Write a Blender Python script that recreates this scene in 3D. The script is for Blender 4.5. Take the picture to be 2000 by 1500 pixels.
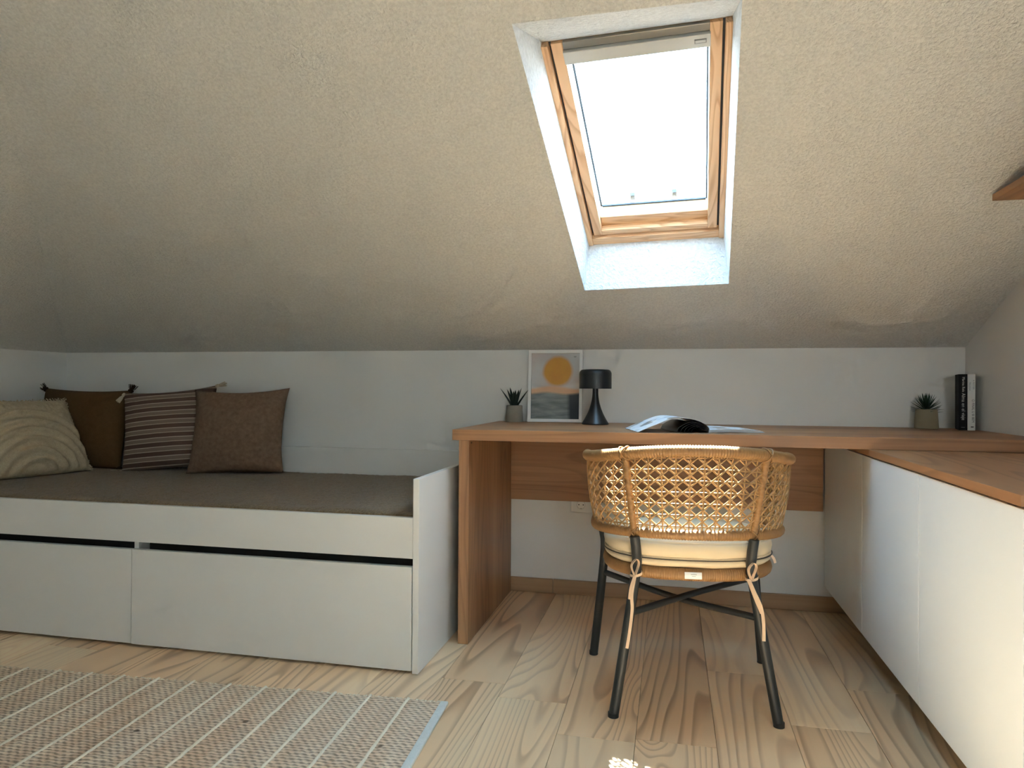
import bpy, bmesh, math, random
from mathutils import Vector, Matrix, noise
random.seed(7)
for o in list(bpy.data.objects):
    bpy.data.objects.remove(o, do_unlink=True)
scene = bpy.context.scene
C = scene.collection

# ---------------------------------------------------------------- camera
F_PX = 1383.9
ZC = 0.89
def cam_axes(yaw, pitch, roll):
    cy, sy = math.cos(yaw), math.sin(yaw)
    fwd = Vector((-sy, cy, 0)); right = Vector((cy, sy, 0)); down = Vector((0, 0, -1))
    f2 = fwd * math.cos(pitch) - down * math.sin(pitch)
    d2 = down * math.cos(pitch) + fwd * math.sin(pitch)
    r3 = right * math.cos(roll) + d2 * math.sin(roll)
    d3 = d2 * math.cos(roll) - right * math.sin(roll)
    return r3, d3, f2
r_, d_, f_ = cam_axes(0.220448, 0.0072662, -0.0060388)
cam = bpy.data.cameras.new('camera')
cam.sensor_fit = 'HORIZONTAL'; cam.sensor_width = 36.0
cam.lens = F_PX / 2000.0 * 36.0
cam.clip_start = 0.02
cam_o = bpy.data.objects.new('camera', cam); C.objects.link(cam_o)
m = Matrix.Identity(4)
for i in range(3):
    m[i][0] = r_[i]; m[i][1] = -d_[i]; m[i][2] = -f_[i]
m[0][3], m[1][3], m[2][3] = 0, 0, ZC
cam_o.matrix_world = m
scene.camera = cam_o

# ---------------------------------------------------------------- world, sun, exposure
SKY_STRENGTH = 9.2
SUN_STRENGTH = 42.0
world = bpy.data.worlds.new('sky'); scene.world = world
world.use_nodes = True
bg = world.node_tree.nodes['Background']
bg.inputs['Strength'].default_value = SKY_STRENGTH
# clear blue overhead paling to a warm summer haze at the horizon, sunlit ground below it
wn = world.node_tree
w_tc = wn.nodes.new('ShaderNodeTexCoord'); w_sep = wn.nodes.new('ShaderNodeSeparateXYZ')
w_mr = wn.nodes.new('ShaderNodeMapRange'); w_mr.inputs[1].default_value = -1; w_mr.inputs[2].default_value = 1
w_rp = wn.nodes.new('ShaderNodeValToRGB'); we = w_rp.color_ramp.elements
for _ in range(3): we.new(.5)
for el, (p, c) in zip(we, ((0.0, (.52,.44,.34)), (.49, (.62,.54,.43)), (.51, (.92,.91,.88)), (.68, (.64,.80,.96)), (1.0, (.36,.66,1.0)))):
    el.position = p; el.color = (*c, 1)
wn.links.new(w_tc.outputs['Generated'], w_sep.inputs[0]); wn.links.new(w_sep.outputs[2], w_mr.inputs[0])
wn.links.new(w_mr.outputs[0], w_rp.inputs[0]); wn.links.new(w_rp.outputs[0], bg.inputs['Color'])
sun = bpy.data.lights.new('sun', 'SUN'); sun.energy = SUN_STRENGTH; sun.angle = math.radians(0.53)
sun.color = (0.91, 0.96, 1.0)
sun_o = bpy.data.objects.new('sun', sun); C.objects.link(sun_o)
SUN_DIR = Vector((0.07, -0.55, -1.0)).normalized()
sun_o.rotation_euler = SUN_DIR.to_track_quat('-Z', 'Y').to_euler()
sun_o.location = (-0.3, 4.5, 6)
scene.view_settings.view_transform = 'Standard'
scene.view_settings.look = 'None'
scene.view_settings.gamma = 1.0
scene.view_settings.use_curve_mapping = False
scene.view_settings.exposure = 1.1
cy_ = scene.cycles
cy_.adaptive_threshold = .15; cy_.adaptive_min_samples = 20
cy_.max_bounces = 5; cy_.diffuse_bounces = 4; cy_.glossy_bounces = 2; cy_.transmission_bounces = 3
cy_.caustics_reflective = False; cy_.caustics_refractive = False

# ---------------------------------------------------------------- room dimensions
Y0 = 3.0733      # knee wall
XR = 1.1173      # right wall
XL = -3.052      # left knee wall
YF = -1.7        # wall behind the camera
ZK = 1.0641      # knee wall height
ANG = math.radians(23.5); TA = math.tan(ANG)
TL = TA * 1.18   # left slope
YTOP = -0.3; ZTOP = ZK + (Y0 - YTOP) * TA
XHIP = XL + (ZTOP - ZK) / TL
SN = Vector((0, math.sin(ANG), math.cos(ANG)))     # outward normal of the slope
SU = Vector((0, -math.cos(ANG), math.sin(ANG)))    # up the slope
P0 = Vector((0, Y0, ZK))

# ---------------------------------------------------------------- helpers
def link(o, parent=None):
    C.objects.link(o)
    if parent is not None:
        o.parent = parent
    return o
def obj(name, me, mat=None, parent=None):
    o = bpy.data.objects.new(name, me)
    if mat is not None and len(me.materials) == 0:
        me.materials.append(mat)
    return link(o, parent)
def empty(name, loc=(0, 0, 0), rz=0.0):
    o = bpy.data.objects.new(name, None); o.empty_display_size = 0.05
    o.location = loc; o.rotation_euler = (0, 0, rz)
    return link(o)
def tag(o, label, cat, group=None):
    o['label'] = label; o['category'] = cat
    if group: o['group'] = group
    return o
def struct(o, label=None):
    o['kind'] = 'structure'
    if label: o['label'] = label
    return o
class MB:
    def __init__(s): s.v = []; s.f = []; s.uv = None
    def add(s, vs, fs):
        b = len(s.v); s.v += [tuple(v) for v in vs]; s.f += [tuple(i + b for i in f) for f in fs]
        return s
    def box(s, x0, x1, y0, y1, z0, z1):
        return s.add([(x0,y0,z0),(x1,y0,z0),(x1,y1,z0),(x0,y1,z0),(x0,y0,z1),(x1,y0,z1),(x1,y1,z1),(x0,y1,z1)],
                     [(0,3,2,1),(4,5,6,7),(0,1,5,4),(1,2,6,5),(2,3,7,6),(3,0,4,7)])
    def frame_box(s, o, a, b, c, a0, a1, b0, b1, c0, c1):
        P = lambda i, j, k: o + a * i + b * j + c * k
        return s.add([P(a0,b0,c0),P(a1,b0,c0),P(a1,b1,c0),P(a0,b1,c0),P(a0,b0,c1),P(a1,b0,c1),P(a1,b1,c1),P(a0,b1,c1)],
                     [(0,3,2,1),(4,5,6,7),(0,1,5,4),(1,2,6,5),(2,3,7,6),(3,0,4,7)])
    def tube(s, pts, rad, sides=8, closed=False, cap=True, squash=1.0):
        pts = [Vector(p) for p in pts]; n = len(pts)
        R = rad if callable(rad) else (lambda i: rad)
        tang = []
        for i in range(n):
            if closed: t = pts[(i+1) % n] - pts[i-1]
            else: t = pts[min(i+1, n-1)] - pts[max(i-1, 0)]
            tang.append(t.normalized() if t.length > 1e-9 else Vector((0,0,1)))
        up = Vector((0,0,1)) if abs(tang[0].z) < .9 else Vector((0,1,0))
        nrm = (up - tang[0] * up.dot(tang[0])).normalized()
        vs = []
        for i in range(n):
            nrm = (nrm - tang[i] * nrm.dot(tang[i])).normalized()
            bi = tang[i].cross(nrm)
            for k in range(sides):
                a = 2 * math.pi * k / sides
                vs.append(pts[i] + (nrm * math.cos(a) * squash + bi * math.sin(a)) * R(i))
        fs = []
        last = n if closed else n - 1
        for i in range(last):
            j = (i + 1) % n
            for k in range(sides):
                k2 = (k + 1) % sides
                fs.append((i*sides+k, i*sides+k2, j*sides+k2, j*sides+k))
        if cap and not closed:
            fs.append(tuple(range(sides))[::-1]); fs.append(tuple((n-1)*sides + k for k in range(sides)))
        return s.add(vs, fs)
    def lathe(s, prof, c=(0,0,0), sides=32, cap0=True, cap1=True):
        vs = []; fs = []; n = len(prof)
        for r, z in prof:
            for k in range(sides):
                a = 2*math.pi*k/sides
                vs.append((c[0]+r*math.cos(a), c[1]+r*math.sin(a), c[2]+z))
        for i in range(n-1):
            for k in range(sides):
                k2 = (k+1) % sides
                fs.append((i*sides+k, i*sides+k2, (i+1)*sides+k2, (i+1)*sides+k))
        if cap0: fs.append(tuple(range(sides))[::-1])
        if cap1: fs.append(tuple((n-1)*sides+k for k in range(sides)))
        return s.add(vs, fs)
    def grid(s, fn, nu, nv):
        vs = [fn(i/(nu-1), j/(nv-1)) for j in range(nv) for i in range(nu)]
        fs = [(j*nu+i, j*nu+i+1, (j+1)*nu+i+1, (j+1)*nu+i) for j in range(nv-1) for i in range(nu-1)]
        return s.add(vs, fs)
    def ribbon(s, pts, wdir, w, th=0.0012):
        pts = [Vector(p) for p in pts]; wd = Vector(wdir).normalized(); n = len(pts); vs = []
        for i, p in enumerate(pts):
            t = (pts[min(i+1,n-1)] - pts[max(i-1,0)]).normalized()
            ww = (wd - t*wd.dot(t)).normalized(); nn = t.cross(ww)
            for a, b in ((-1,-1),(1,-1),(1,1),(-1,1)):
                vs.append(p + ww*a*w/2 + nn*b*th/2)
        fs = []
        for i in range(n-1):
            for k in range(4):
                k2 = (k+1) % 4; fs.append((i*4+k, i*4+k2, (i+1)*4+k2, (i+1)*4+k))
        fs += [(3,2,1,0), tuple((n-1)*4+k for k in range(4))]
        return s.add(vs, fs)
    def mesh(s, name, smooth=False, bevel=0.0, segs=2, weld=0.0):
        me = bpy.data.meshes.new(name)
        me.from_pydata(s.v, [], s.f)
        bm = bmesh.new(); bm.from_mesh(me)
        if weld: bmesh.ops.remove_doubles(bm, verts=bm.verts, dist=weld)
        bmesh.ops.recalc_face_normals(bm, faces=bm.faces)
        if bevel:
            bmesh.ops.bevel(bm, geom=[e for e in bm.edges if len(e.link_faces) == 2 and e.calc_face_angle(0) > 0.5],
                            offset=bevel, segments=segs, profile=0.6, affect='EDGES')
        bm.to_mesh(me); bm.free()
        if smooth:
            for p in me.polygons: p.use_smooth = True
        return me
    def build(s, name, mat, parent=None, smooth=False, bevel=0.0, segs=2, weld=0.0, auto=None):
        me = s.mesh(name, smooth, bevel, segs, weld)
        if auto is not None:
            for p in me.polygons: p.use_smooth = True
            try: me.set_sharp_from_angle(angle=math.radians(auto))
            except Exception: pass
        return obj(name, me, mat, parent)
def bx(name, mat, parent, x0, x1, y0, y1, z0, z1, bevel=0.0):
    return MB().box(x0,x1,y0,y1,z0,z1).build(name, mat, parent, bevel=bevel)
def spline(pts, per=8, closed=False):
    P = [Vector(p) for p in pts]; n = len(P); out = []
    rng = n if closed else n-1
    for i in range(rng):
        if closed: a, b, c, d = P[i-1], P[i], P[(i+1) % n], P[(i+2) % n]
        else:
            b, c = P[i], P[i+1]
            a = P[i-1] if i > 0 else b*2 - c
            d = P[i+2] if i+2 < n else c*2 - b
        for k in range(per):
            t = k/per
            out.append(0.5*((2*b)+(c-a)*t+(2*a-5*b+4*c-d)*t*t+(3*b-a-3*c+d)*t**3))
    if not closed: out.append(P[-1])
    return out
def resample(pts, step):
    pts = [Vector(p) for p in pts]; L = [0]
    for i in range(1, len(pts)): L.append(L[-1] + (pts[i]-pts[i-1]).length)
    n = max(2, int(L[-1]/step)+1); out = []; j = 0
    for k in range(n):
        t = L[-1]*k/(n-1)
        while j < len(L)-2 and L[j+1] < t: j += 1
        w = (t-L[j])/max(1e-9, L[j+1]-L[j]); out.append(pts[j].lerp(pts[j+1], min(1, w)))
    return out

# ---------------------------------------------------------------- materials
class NT:
    def __init__(s, name):
        s.m = bpy.data.materials.new(name); s.m.use_nodes = True
        s.t = s.m.node_tree; s.N = s.t.nodes; s.b = s.N['Principled BSDF']
    def node(s, typ, **kw):
        n = s.N.new(typ)
        for k, v in kw.items():
            if k.startswith('i_'):
                key = k[2:]
                n.inputs[int(key) if key.isdigit() else key.replace('_', ' ')].default_value = v
            else: setattr(n, k, v)
        return n
    def l(s, a, b): s.t.links.new(a, b)
    def math(s, op, a, b=None, c=None, clamp=False):
        n = s.N.new('ShaderNodeMath'); n.operation = op; n.use_clamp = clamp
        for i, x in enumerate((a, b, c)):
            if x is None: continue
            if isinstance(x, (int, float)): n.inputs[i].default_value = x
            else: s.l(x, n.inputs[i])
        return n.outputs[0]
    def coords(s, scale=(1,1,1), kind='Object', rnd=False, rot=(0,0,0), loc=(0,0,0)):
        tc = s.N.new('ShaderNodeTexCoord'); mp = s.N.new('ShaderNodeMapping')
        mp.inputs['Scale'].default_value = scale; mp.inputs['Rotation'].default_value = rot
        mp.inputs['Location'].default_value = loc
        src = tc.outputs[kind]
        if rnd:
            oi = s.N.new('ShaderNodeObjectInfo'); cb = s.N.new('ShaderNodeCombineXYZ')
            a = s.math('MULTIPLY', oi.outputs['Random'], 37.0); b = s.math('MULTIPLY', oi.outputs['Random'], 91.0)
            s.l(a, cb.inputs[0]); s.l(b, cb.inputs[1]); s.l(a, cb.inputs[2])
            ad = s.N.new('ShaderNodeVectorMath'); ad.operation = 'ADD'
            s.l(src, ad.inputs[0]); s.l(cb.outputs[0], ad.inputs[1]); src = ad.outputs[0]
        s.l(src, mp.inputs[0]); return mp.outputs[0]
    def noise(s, co, scale=5, detail=2, rough=.5, dist=0.0):
        n = s.N.new('ShaderNodeTexNoise'); n.inputs['Scale'].default_value = scale
        n.inputs['Detail'].default_value = detail; n.inputs['Roughness'].default_value = rough
        n.inputs['Distortion'].default_value = dist
        s.l(co, n.inputs['Vector']); return n.outputs['Fac']
    def ramp(s, fac, stops):
        r = s.N.new('ShaderNodeValToRGB'); e = r.color_ramp.elements
        while len(e) < len(stops): e.new(0.5)
        for el, (p, c) in zip(e, stops):
            el.position = p; el.color = (c, c, c, 1) if isinstance(c, (int, float)) else (*c, 1)
        s.l(fac, r.inputs[0]); return r.outputs[0]
    def mix(s, fac, a, b, mode='MIX'):
        n = s.N.new('ShaderNodeMix'); n.data_type = 'RGBA'; n.blend_type = mode
        def put(x, sock):
            if isinstance(x, (int, float)): sock.default_value = x
            elif isinstance(x, tuple): sock.default_value = (*x, 1)
            else: s.l(x, sock)
        put(fac, n.inputs[0]); put(a, n.inputs[6]); put(b, n.inputs[7]); return n.outputs[2]
    def color(s, x):
        if isinstance(x, tuple): s.b.inputs['Base Color'].default_value = (*x, 1)
        else: s.l(x, s.b.inputs['Base Color'])
    def bump(s, h, strength=.3, dist=.003):
        n = s.N.new('ShaderNodeBump'); n.inputs['Strength'].default_value = strength
        n.inputs['Distance'].default_value = dist; s.l(h, n.inputs['Height'])
        s.l(n.outputs[0], s.b.inputs['Normal'])
    def set(s, **kw):
        for k, v in kw.items(): s.b.inputs[k.replace('_', ' ')].default_value = v
        return s
def lin(r, g, b):
    f = lambda c: (c/255/12.92) if c/255 <= .04045 else ((c/255+.055)/1.055)**2.4
    return (f(r), f(g), f(b))
def plain(name, col, rough=.5, metal=0.0, vary=.04, nscale=30, bump=0.0, bdist=.001, **kw):
    n = NT(name)
    n.set(Roughness=rough, Metallic=metal)
    if vary <= .06 and not bump:
        n.color(tuple(c*(1-.3*vary) for c in col))
    else:
        f = n.noise(n.coords(), nscale, 2)
        n.color(n.mix(n.math('MULTIPLY', f, vary*2), col, tuple(c*.7 for c in col)))
    if bump: n.bump(f, bump, bdist)
    for k, v in kw.items(): n.b.inputs[k.replace('_', ' ')].default_value = v
    return n.m
def stucco(name, col, bs=.9, dist=.007, scale=125):
    n = NT(name); co = n.coords()
    a = n.noise(co, scale, 2, .6, .0)
    n.color(n.mix(n.ramp(a, [(.35, .45), (.65, 0.0)]), col, tuple(c*.72 for c in col)))
    n.set(Roughness=.9); n.b.inputs['Specular IOR Level'].default_value = .2
    n.bump(a, bs, dist); return n.m
def wood(name, light, mid, dark, across, along, rings=22, nscale=2.0, line=.55, fibre=.5, rough=.45, rnd=False, knots=0.0, rot=(0,0,0), tone=0.0, bumpd=.0004):
    """across/along: (x,y,z) scale so the along-grain axis is squeezed."""
    n = NT(name)
    co = n.coords(scale=across, rnd=rnd, rot=rot)
    fld = n.noise(co, nscale, 1.5, .45, 0)
    if knots:
        ck = n.coords(scale=(1, .30, 1), rnd=rnd, rot=rot)
        vo = n.node('ShaderNodeTexVoronoi'); vo.inputs['Scale'].default_value = knots
        nz = n.node('ShaderNodeTexNoise'); nz.inputs['Scale'].default_value = 7.0; nz.inputs['Detail'].default_value = 1.0
        n.l(ck, nz.inputs['Vector'])
        sc = n.node('ShaderNodeVectorMath', operation='SCALE'); sc.inputs['Scale'].default_value = .16; n.l(nz.outputs['Color'], sc.inputs[0])
        ad = n.node('ShaderNodeVectorMath', operation='ADD'); n.l(ck, ad.inputs[0]); n.l(sc.outputs[0], ad.inputs[1])
        n.l(ad.outputs[0], vo.inputs['Vector'])
        sep = n.node('ShaderNodeSeparateColor'); n.l(vo.outputs['Color'], sep.inputs[0])
        near = n.math('SUBTRACT', 1.0, n.math('MULTIPLY', vo.outputs['Distance'], 2.3), clamp=True)
        near = n.math('MULTIPLY', near, n.math('GREATER_THAN', sep.outputs[0], .35))
        kn = near
        fld = n.math('ADD', fld, n.math('MULTIPLY', n.math('POWER', near, 2.0), .24))
    ph = n.math('MULTIPLY', fld, rings)
    fr = n.math('FRACT', ph)
    # thin late-wood line, slow rise and quick drop
    lines = n.ramp(fr, [(0.0, .0), (.55, .10), (.84, 1.0), (.92, .9), (1.0, 0.0)])
    cf = n.coords(scale=along, rnd=rnd, rot=rot)
    fib = n.noise(cf, 60, 2, .65)
    broad = n.noise(co, nscale*.8, 1, .6)
    lines = n.math('MULTIPLY', lines, n.ramp(broad, [(.36, .25), (.62, 1.0)]))
    base = n.mix(n.ramp(broad, [(.35, 0.0), (.68, 1.0)]), light, mid)
    base = n.mix(n.math('MULTIPLY', n.ramp(fib, [(.42, 0.0), (.72, 1.0)]), fibre), base, mid)
    base = n.mix(n.math('MULTIPLY', lines, line), base, dark)
    if knots:
        core = n.ramp(kn, [(.86, 0.0), (.95, 1.0)])
        base = n.mix(n.math('MULTIPLY', core, .75), base, tuple(c*.55 for c in dark))
    if tone:
        oi = n.node('ShaderNodeObjectInfo')
        k = n.math('MULTIPLY_ADD', oi.outputs['Random'], tone, 1.0 - tone*.55)
        hs = n.node('ShaderNodeHueSaturation'); n.l(k, hs.inputs['Value']); n.l(base, hs.inputs['Color']); base = hs.outputs[0]
    n.color(base); n.set(Roughness=rough)
    n.bump(fib, .2, bumpd)
    return n.m

M = {}
M['ceiling'] = stucco('ceiling_plaster', (.78, .765, .725))
M['reveal'] = stucco('reveal_plaster', (.76, .78, .79), 1.0, .010, 75)
M['wall'] = plain('wall_paint', (.83, .82, .79), .85, vary=.02)
M['white'] = plain('white_laminate', (.82, .81, .78), .38, vary=.03)
M['white_cab'] = plain('white_cabinet_laminate', (.80, .85, .88), .35, vary=.03)
M['black_gap'] = plain('dark_recess', (.012, .012, .012), .8)
FL = (lin(255,226,186), lin(242,202,158), lin(150,100,64))
M['floor'] = wood('oak_laminate', *FL, (1,.11,1), (1,.03,1), rings=34, nscale=3.0, line=.58, fibre=.30, rough=.36, rnd=True, knots=3.0, tone=.12)
DK = (lin(186,143,102), lin(154,109,74), lin(102,68,44))
M['desk'] = wood('desk_oak_x', *DK, (.10,1,1), (.02,1,1), rings=13, nscale=5.5, line=.48, fibre=.75, rough=.45)
M['desk_v'] = wood('desk_oak_z', *DK, (1,1,.10), (1,1,.02), rings=13, nscale=5.5, line=.48, fibre=.75, rough=.45)
M['desk_y'] = wood('desk_oak_y', *DK, (1,.10,1), (1,.02,1), rings=13, nscale=5.5, line=.48, fibre=.75, rough=.45)
PN = (lin(232,190,146), lin(218,168,118), lin(176,116,68))
BBM = (lin(190,156,118), lin(166,130,94), lin(128,94,64))
M['skirting'] = wood('skirting_oak', *BBM, (.12,1,1), (.02,1,1), rings=8, nscale=5, line=.3, fibre=.5)
M['black_metal'] = plain('black_powder_coat', (.022,.024,.024), .42, vary=.05)
M['rattan'] = plain('rattan_wrap', lin(166,122,74), .42, vary=.45, nscale=140, bump=.2, bdist=.0006)
M['cane'] = plain('cane_strand', lin(182,140,88), .40, vary=.4, nscale=90, bump=.1, bdist=.0003)
M['cushion'] = plain('cream_canvas', lin(226,206,172), .85, vary=.06, nscale=600, bump=.25, bdist=.0005)
M['tie'] = plain('cream_tie', lin(216,188,160), .85, vary=.08, nscale=400, bump=.2, bdist=.0004)
M['lamp_black'] = plain('black_lamp_metal', (.006,.007,.008), .38, vary=.05, nscale=300)
M['concrete'] = plain('concrete_pot', lin(150,144,132), .9, vary=.35, nscale=60, bump=.4, bdist=.001)
M['clay'] = plain('sand_pot', lin(150,138,112), .9, vary=.2, nscale=40, bump=.2, bdist=.0008)
M['leaf_dark'] = plain('dark_leaf', (.010,.022,.014), .45, vary=.4, nscale=40)
M['leaf_green'] = plain('green_leaf', (.022,.055,.026), .5, vary=.5, nscale=60)
M['soil'] = plain('soil', (.02,.014,.01), .95, vary=.3, nscale=200, bump=.6, bdist=.003)
M['white_frame'] = plain('white_painted_wood', (.93,.93,.92), .45, vary=.03)
M['paper'] = plain('paper', (.85,.86,.86), .5, vary=.03)
M['book_black'] = plain('black_cover', (.006,.006,.008), .7, vary=.05)
M['book_black'].node_tree.nodes['Principled BSDF'].inputs['Specular IOR Level'].default_value = .2
M['book_white'] = plain('white_cover', (.72,.71,.68), .5, vary=.04)
M['ink'] = plain('black_ink', (.03,.03,.03), .6)
M['ink_grey'] = plain('grey_ink', (.18,.18,.18), .6)
M['ink_white'] = plain('white_ink', (.62,.62,.60), .6)
M['socket'] = plain('socket_plastic', (.80,.79,.76), .35, vary=.02)
M['dark_plastic'] = plain('dark_plastic', (.02,.02,.02), .5)
M['grey_metal'] = plain('grey_aluminium', (.30,.29,.27), .42, .6, vary=.05)
M['flap'] = plain('flap_grey', (.62,.60,.55), .45, vary=.03)
M['gasket'] = plain('gasket_grey', (.05,.065,.08), .5, vary=.05)
M['sash_out'] = plain('outer_sash_white', (.78,.84,.86), .5, vary=.03)
M['tag_white'] = plain('tag_white', (.85,.85,.83), .5, vary=.03)

# ================================================================ SETTING
# floor: a base slab and separate planks
floor = struct(bx('floor', M['soil'], None, XL, XR, YF, Y0, -.05, -.0105), 'light oak laminate floor of wide planks')
PW = .20; plank_cache = {}
def plank(x, w, ya, yb):
    key = (round(w,3), round(yb-ya,3))
    if key not in plank_cache:
        g = .0005
        b = MB().box(g, w-g, g, yb-ya-g, -.0105, 0)
        me = b.mesh('plank', bevel=.0008, segs=1); me.materials.append(M['floor']); plank_cache[key] = me
    o = bpy.data.objects.new('plank', plank_cache[key]); o.location = (x, ya, 0); link(o, floor)
joint = {}
k0 = int(math.floor((XL+.284)/PW)); k1 = int(math.ceil((XR+.284)/PW))
known = {-1: 2.0, 0: 1.82, 3: 2.012}
for k in range(k0, k1):
    xa = max(XL, -.284+PW*k); xb = min(XR, -.284+PW*(k+1))
    if xb-xa < .01: continue
    off = known.get(k, round(random.uniform(.3, 1.5)*20)/20)
    ys = sorted({YF, Y0} | {off + 1.29*j for j in range(-4, 4) if YF+.05 < off+1.29*j < Y0-.05})
    for a, b in zip(ys[:-1], ys[1:]): plank(xa, xb-xa, a, b)

def quad_obj(name, pts, mat):
    me = bpy.data.meshes.new(name); me.from_pydata([tuple(p) for p in pts], [], [tuple(range(len(pts)))])
    return obj(name, me, mat)
struct(bx('wall_back', M['wall'], None, XL-.1, XR+.1, Y0, Y0+.1, -.05, ZK), 'low white knee wall under the sloped ceiling')
b = MB()   # right wall profile follows the slope
prof = [(Y0,-.05),(Y0,ZK),(YTOP,ZTOP),(YF,ZTOP),(YF,-.05)]
b.add([(XR,y,z) for y,z in prof]+[(XR+.1,y,z+.0) for y,z in prof], [(0,1,2,3,4),(9,8,7,6,5)]+[(i,(i+1)%5,(i+1)%5+5,i+5) for i in range(5)])
struct(b.build('wall_right', M['wall']), 'smooth white side wall by the cabinet')
struct(bx('wall_left', M['wall'], None, XL-.1, XL, YF, Y0, -.05, ZK), 'low white knee wall behind the cushions')
# wall behind the camera
prof = [(XL,-.05),(XL,ZK),(XHIP,ZTOP),(XR,ZTOP),(XR,-.05)]
b = MB().add([(x,YF,z) for x,z in prof]+[(x,YF-.1,z) for x,z in prof], [(0,1,2,3,4),(9,8,7,6,5)]+[(i,(i+1)%5,(i+1)%5+5,i+5) for i in range(5)])
struct(b.build('wall_front', M['wall']), 'white wall opposite the desk')

# skylight frame of reference
PHI = math.radians(2.3)
E1 = Vector((1,0,0))*math.cos(PHI) + SU*math.sin(PHI)
E2 = Vector((-1,0,0))*math.sin(PHI) + SU*math.cos(PHI)
def sky_pt(a, bb, d):
    # centre of the fixed frame sits at x=-0.078, 0.98 m up the slope
    return P0 + Vector((-.078,0,0)) + SU*.98 + E1*a + E2*bb + SN*d
DW = .20
OPEN = [(-.255,-.482),(.257,-.482),(.249,.660),(-.251,.676)]
FR = [(-.242,-.45),(.242,-.45),(.242,.45),(-.242,.45)]
# ceilings
bm = bmesh.new()
outer = [bm.verts.new(p) for p in ((XL,Y0,ZK),(XR,Y0,ZK),(XR,YTOP,ZTOP),(XHIP,YTOP,ZTOP))]
hole = [bm.verts.new(sky_pt(a,c,0)) for a,c in OPEN]
es = [bm.edges.new((outer[i],outer[(i+1)%4])) for i in range(4)] + [bm.edges.new((hole[i],hole[(i+1)%4])) for i in range(4)]
bmesh.ops.triangle_fill(bm, use_beauty=True, use_dissolve=False, edges=es, normal=SN)
me = bpy.data.meshes.new('ceiling'); bm.to_mesh(me); bm.free()
struct(obj('ceiling', me, M['ceiling']), 'sloped ceiling of rough beige plaster')
struct(quad_obj('ceiling', [(XL,Y0,ZK),(XHIP,YTOP,ZTOP),(XHIP,YF,ZTOP),(XL,YF,ZK)], M['ceiling']), 'second ceiling slope of rough plaster above the low left wall')
# flat top of the ceiling; the roof window in it is added for fill light
FILL_WIN = (.34, 1.00, -1.18, -.40)
bm = bmesh.new()
vo_ = [bm.verts.new((x,y,ZTOP)) for x,y in ((XHIP,YTOP),(XR,YTOP),(XR,YF),(XHIP,YF))]
vh_ = [bm.verts.new((x,y,ZTOP)) for x,y in ((FILL_WIN[0],FILL_WIN[2]),(FILL_WIN[1],FILL_WIN[2]),(FILL_WIN[1],FILL_WIN[3]),(FILL_WIN[0],FILL_WIN[3]))]
es = [bm.edges.new((vo_[i],vo_[(i+1)%4])) for i in range(4)] + [bm.edges.new((vh_[i],vh_[(i+1)%4])) for i in range(4)]
bmesh.ops.triangle_fill(bm, use_beauty=True, use_dissolve=False, edges=es, normal=(0,0,1))
rim = bmesh.ops.extrude_edge_only(bm, edges=es[4:])
for v in rim['geom']:
    if isinstance(v, bmesh.types.BMVert): v.co.z += .22
me = bpy.data.meshes.new('ceiling'); bm.to_mesh(me); bm.free()
struct(obj('ceiling', me, M['ceiling']), 'flat plaster ceiling at the top of the slopes')

# skylight
win = empty('window_1', sky_pt(0,0,0)); struct(win, 'pine-framed skylight set in a deep plastered reveal')
WO = win.location.copy()
def wpart(b, name, mat, parent=win, **kw):
    b.v = [tuple(Vector(v)-WO) for v in b.v]
    return b.build(name, mat, parent, **kw)
for i in range(4):
    j = (i+1) % 4
    b = MB()
    def sf(u, v, i=i, j=j):
        p = sky_pt(*OPEN[i],0).lerp(sky_pt(*OPEN[j],0), u); q = sky_pt(*FR[i],DW).lerp(sky_pt(*FR[j],DW), u)
        return p.lerp(q, v)
    b.grid(sf, 12, 5)
    wpart(b, 'reveal', M['reveal'])
WC = sky_pt(0,0,0)
def member(name, mat, a0,a1,c0,c1,d0,d1, parent=win, bevel=.002):
    return wpart(MB().frame_box(WC,E1,E2,SN,a0,a1,c0,c1,d0,d1), name, mat, parent, bevel=bevel)
def pine(name, ax):
    n = NT(name)
    # grain follows the member: work in the window's own tilted axes
    tc = n.node('ShaderNodeTexCoord')
    def dot(v):
        d = n.node('ShaderNodeVectorMath', operation='DOT_PRODUCT'); n.l(tc.outputs['Object'], d.inputs[0]); d.inputs[1].default_value = tuple(v); return d.outputs['Value']
    cb = n.node('ShaderNodeCombineXYZ')
    al, ac = (E1, E2) if ax == 0 else (E2, E1)
    n.l(n.math('MULTIPLY', dot(al), .10), cb.inputs[0]); n.l(dot(ac), cb.inputs[1]); n.l(dot(SN), cb.inputs[2])
    fld = n.noise(cb.outputs[0], 11, 2, .4, .2)
    fr = n.math('FRACT', n.math('MULTIPLY', fld, 16))
    ln = n.ramp(fr, [(0,0.0),(.5,.1),(.85,1.0),(1.0,0.0)])
    n.color(n.mix(n.math('MULTIPLY', ln, .55), PN[0], PN[2])); n.set(Roughness=.4)
    return n.m
M['pine_h'] = pine('pine_across', 0); M['pine_v'] = pine('pine_along', 1)
# fixed frame
member('frame_stile', M['pine_v'], -.246,-.226,-.452,.455,.175,.275)
member('frame_stile', M['pine_v'], .226,.246,-.452,.455,.175,.275)
member('frame_rail', M['pine_h'], -.226,.226,-.454,-.414,.180,.275)
member('frame_rail', M['pine_h'], -.246,.246,.4492,.475,.1995,.275)
# dark gap between frame and sash
member('gap_seal', M['gasket'], -.226,-.2195,-.414,.445,.205,.26, bevel=0)
member('gap_seal', M['gasket'], .2195,.226,-.414,.445,.205,.26, bevel=0)
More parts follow.
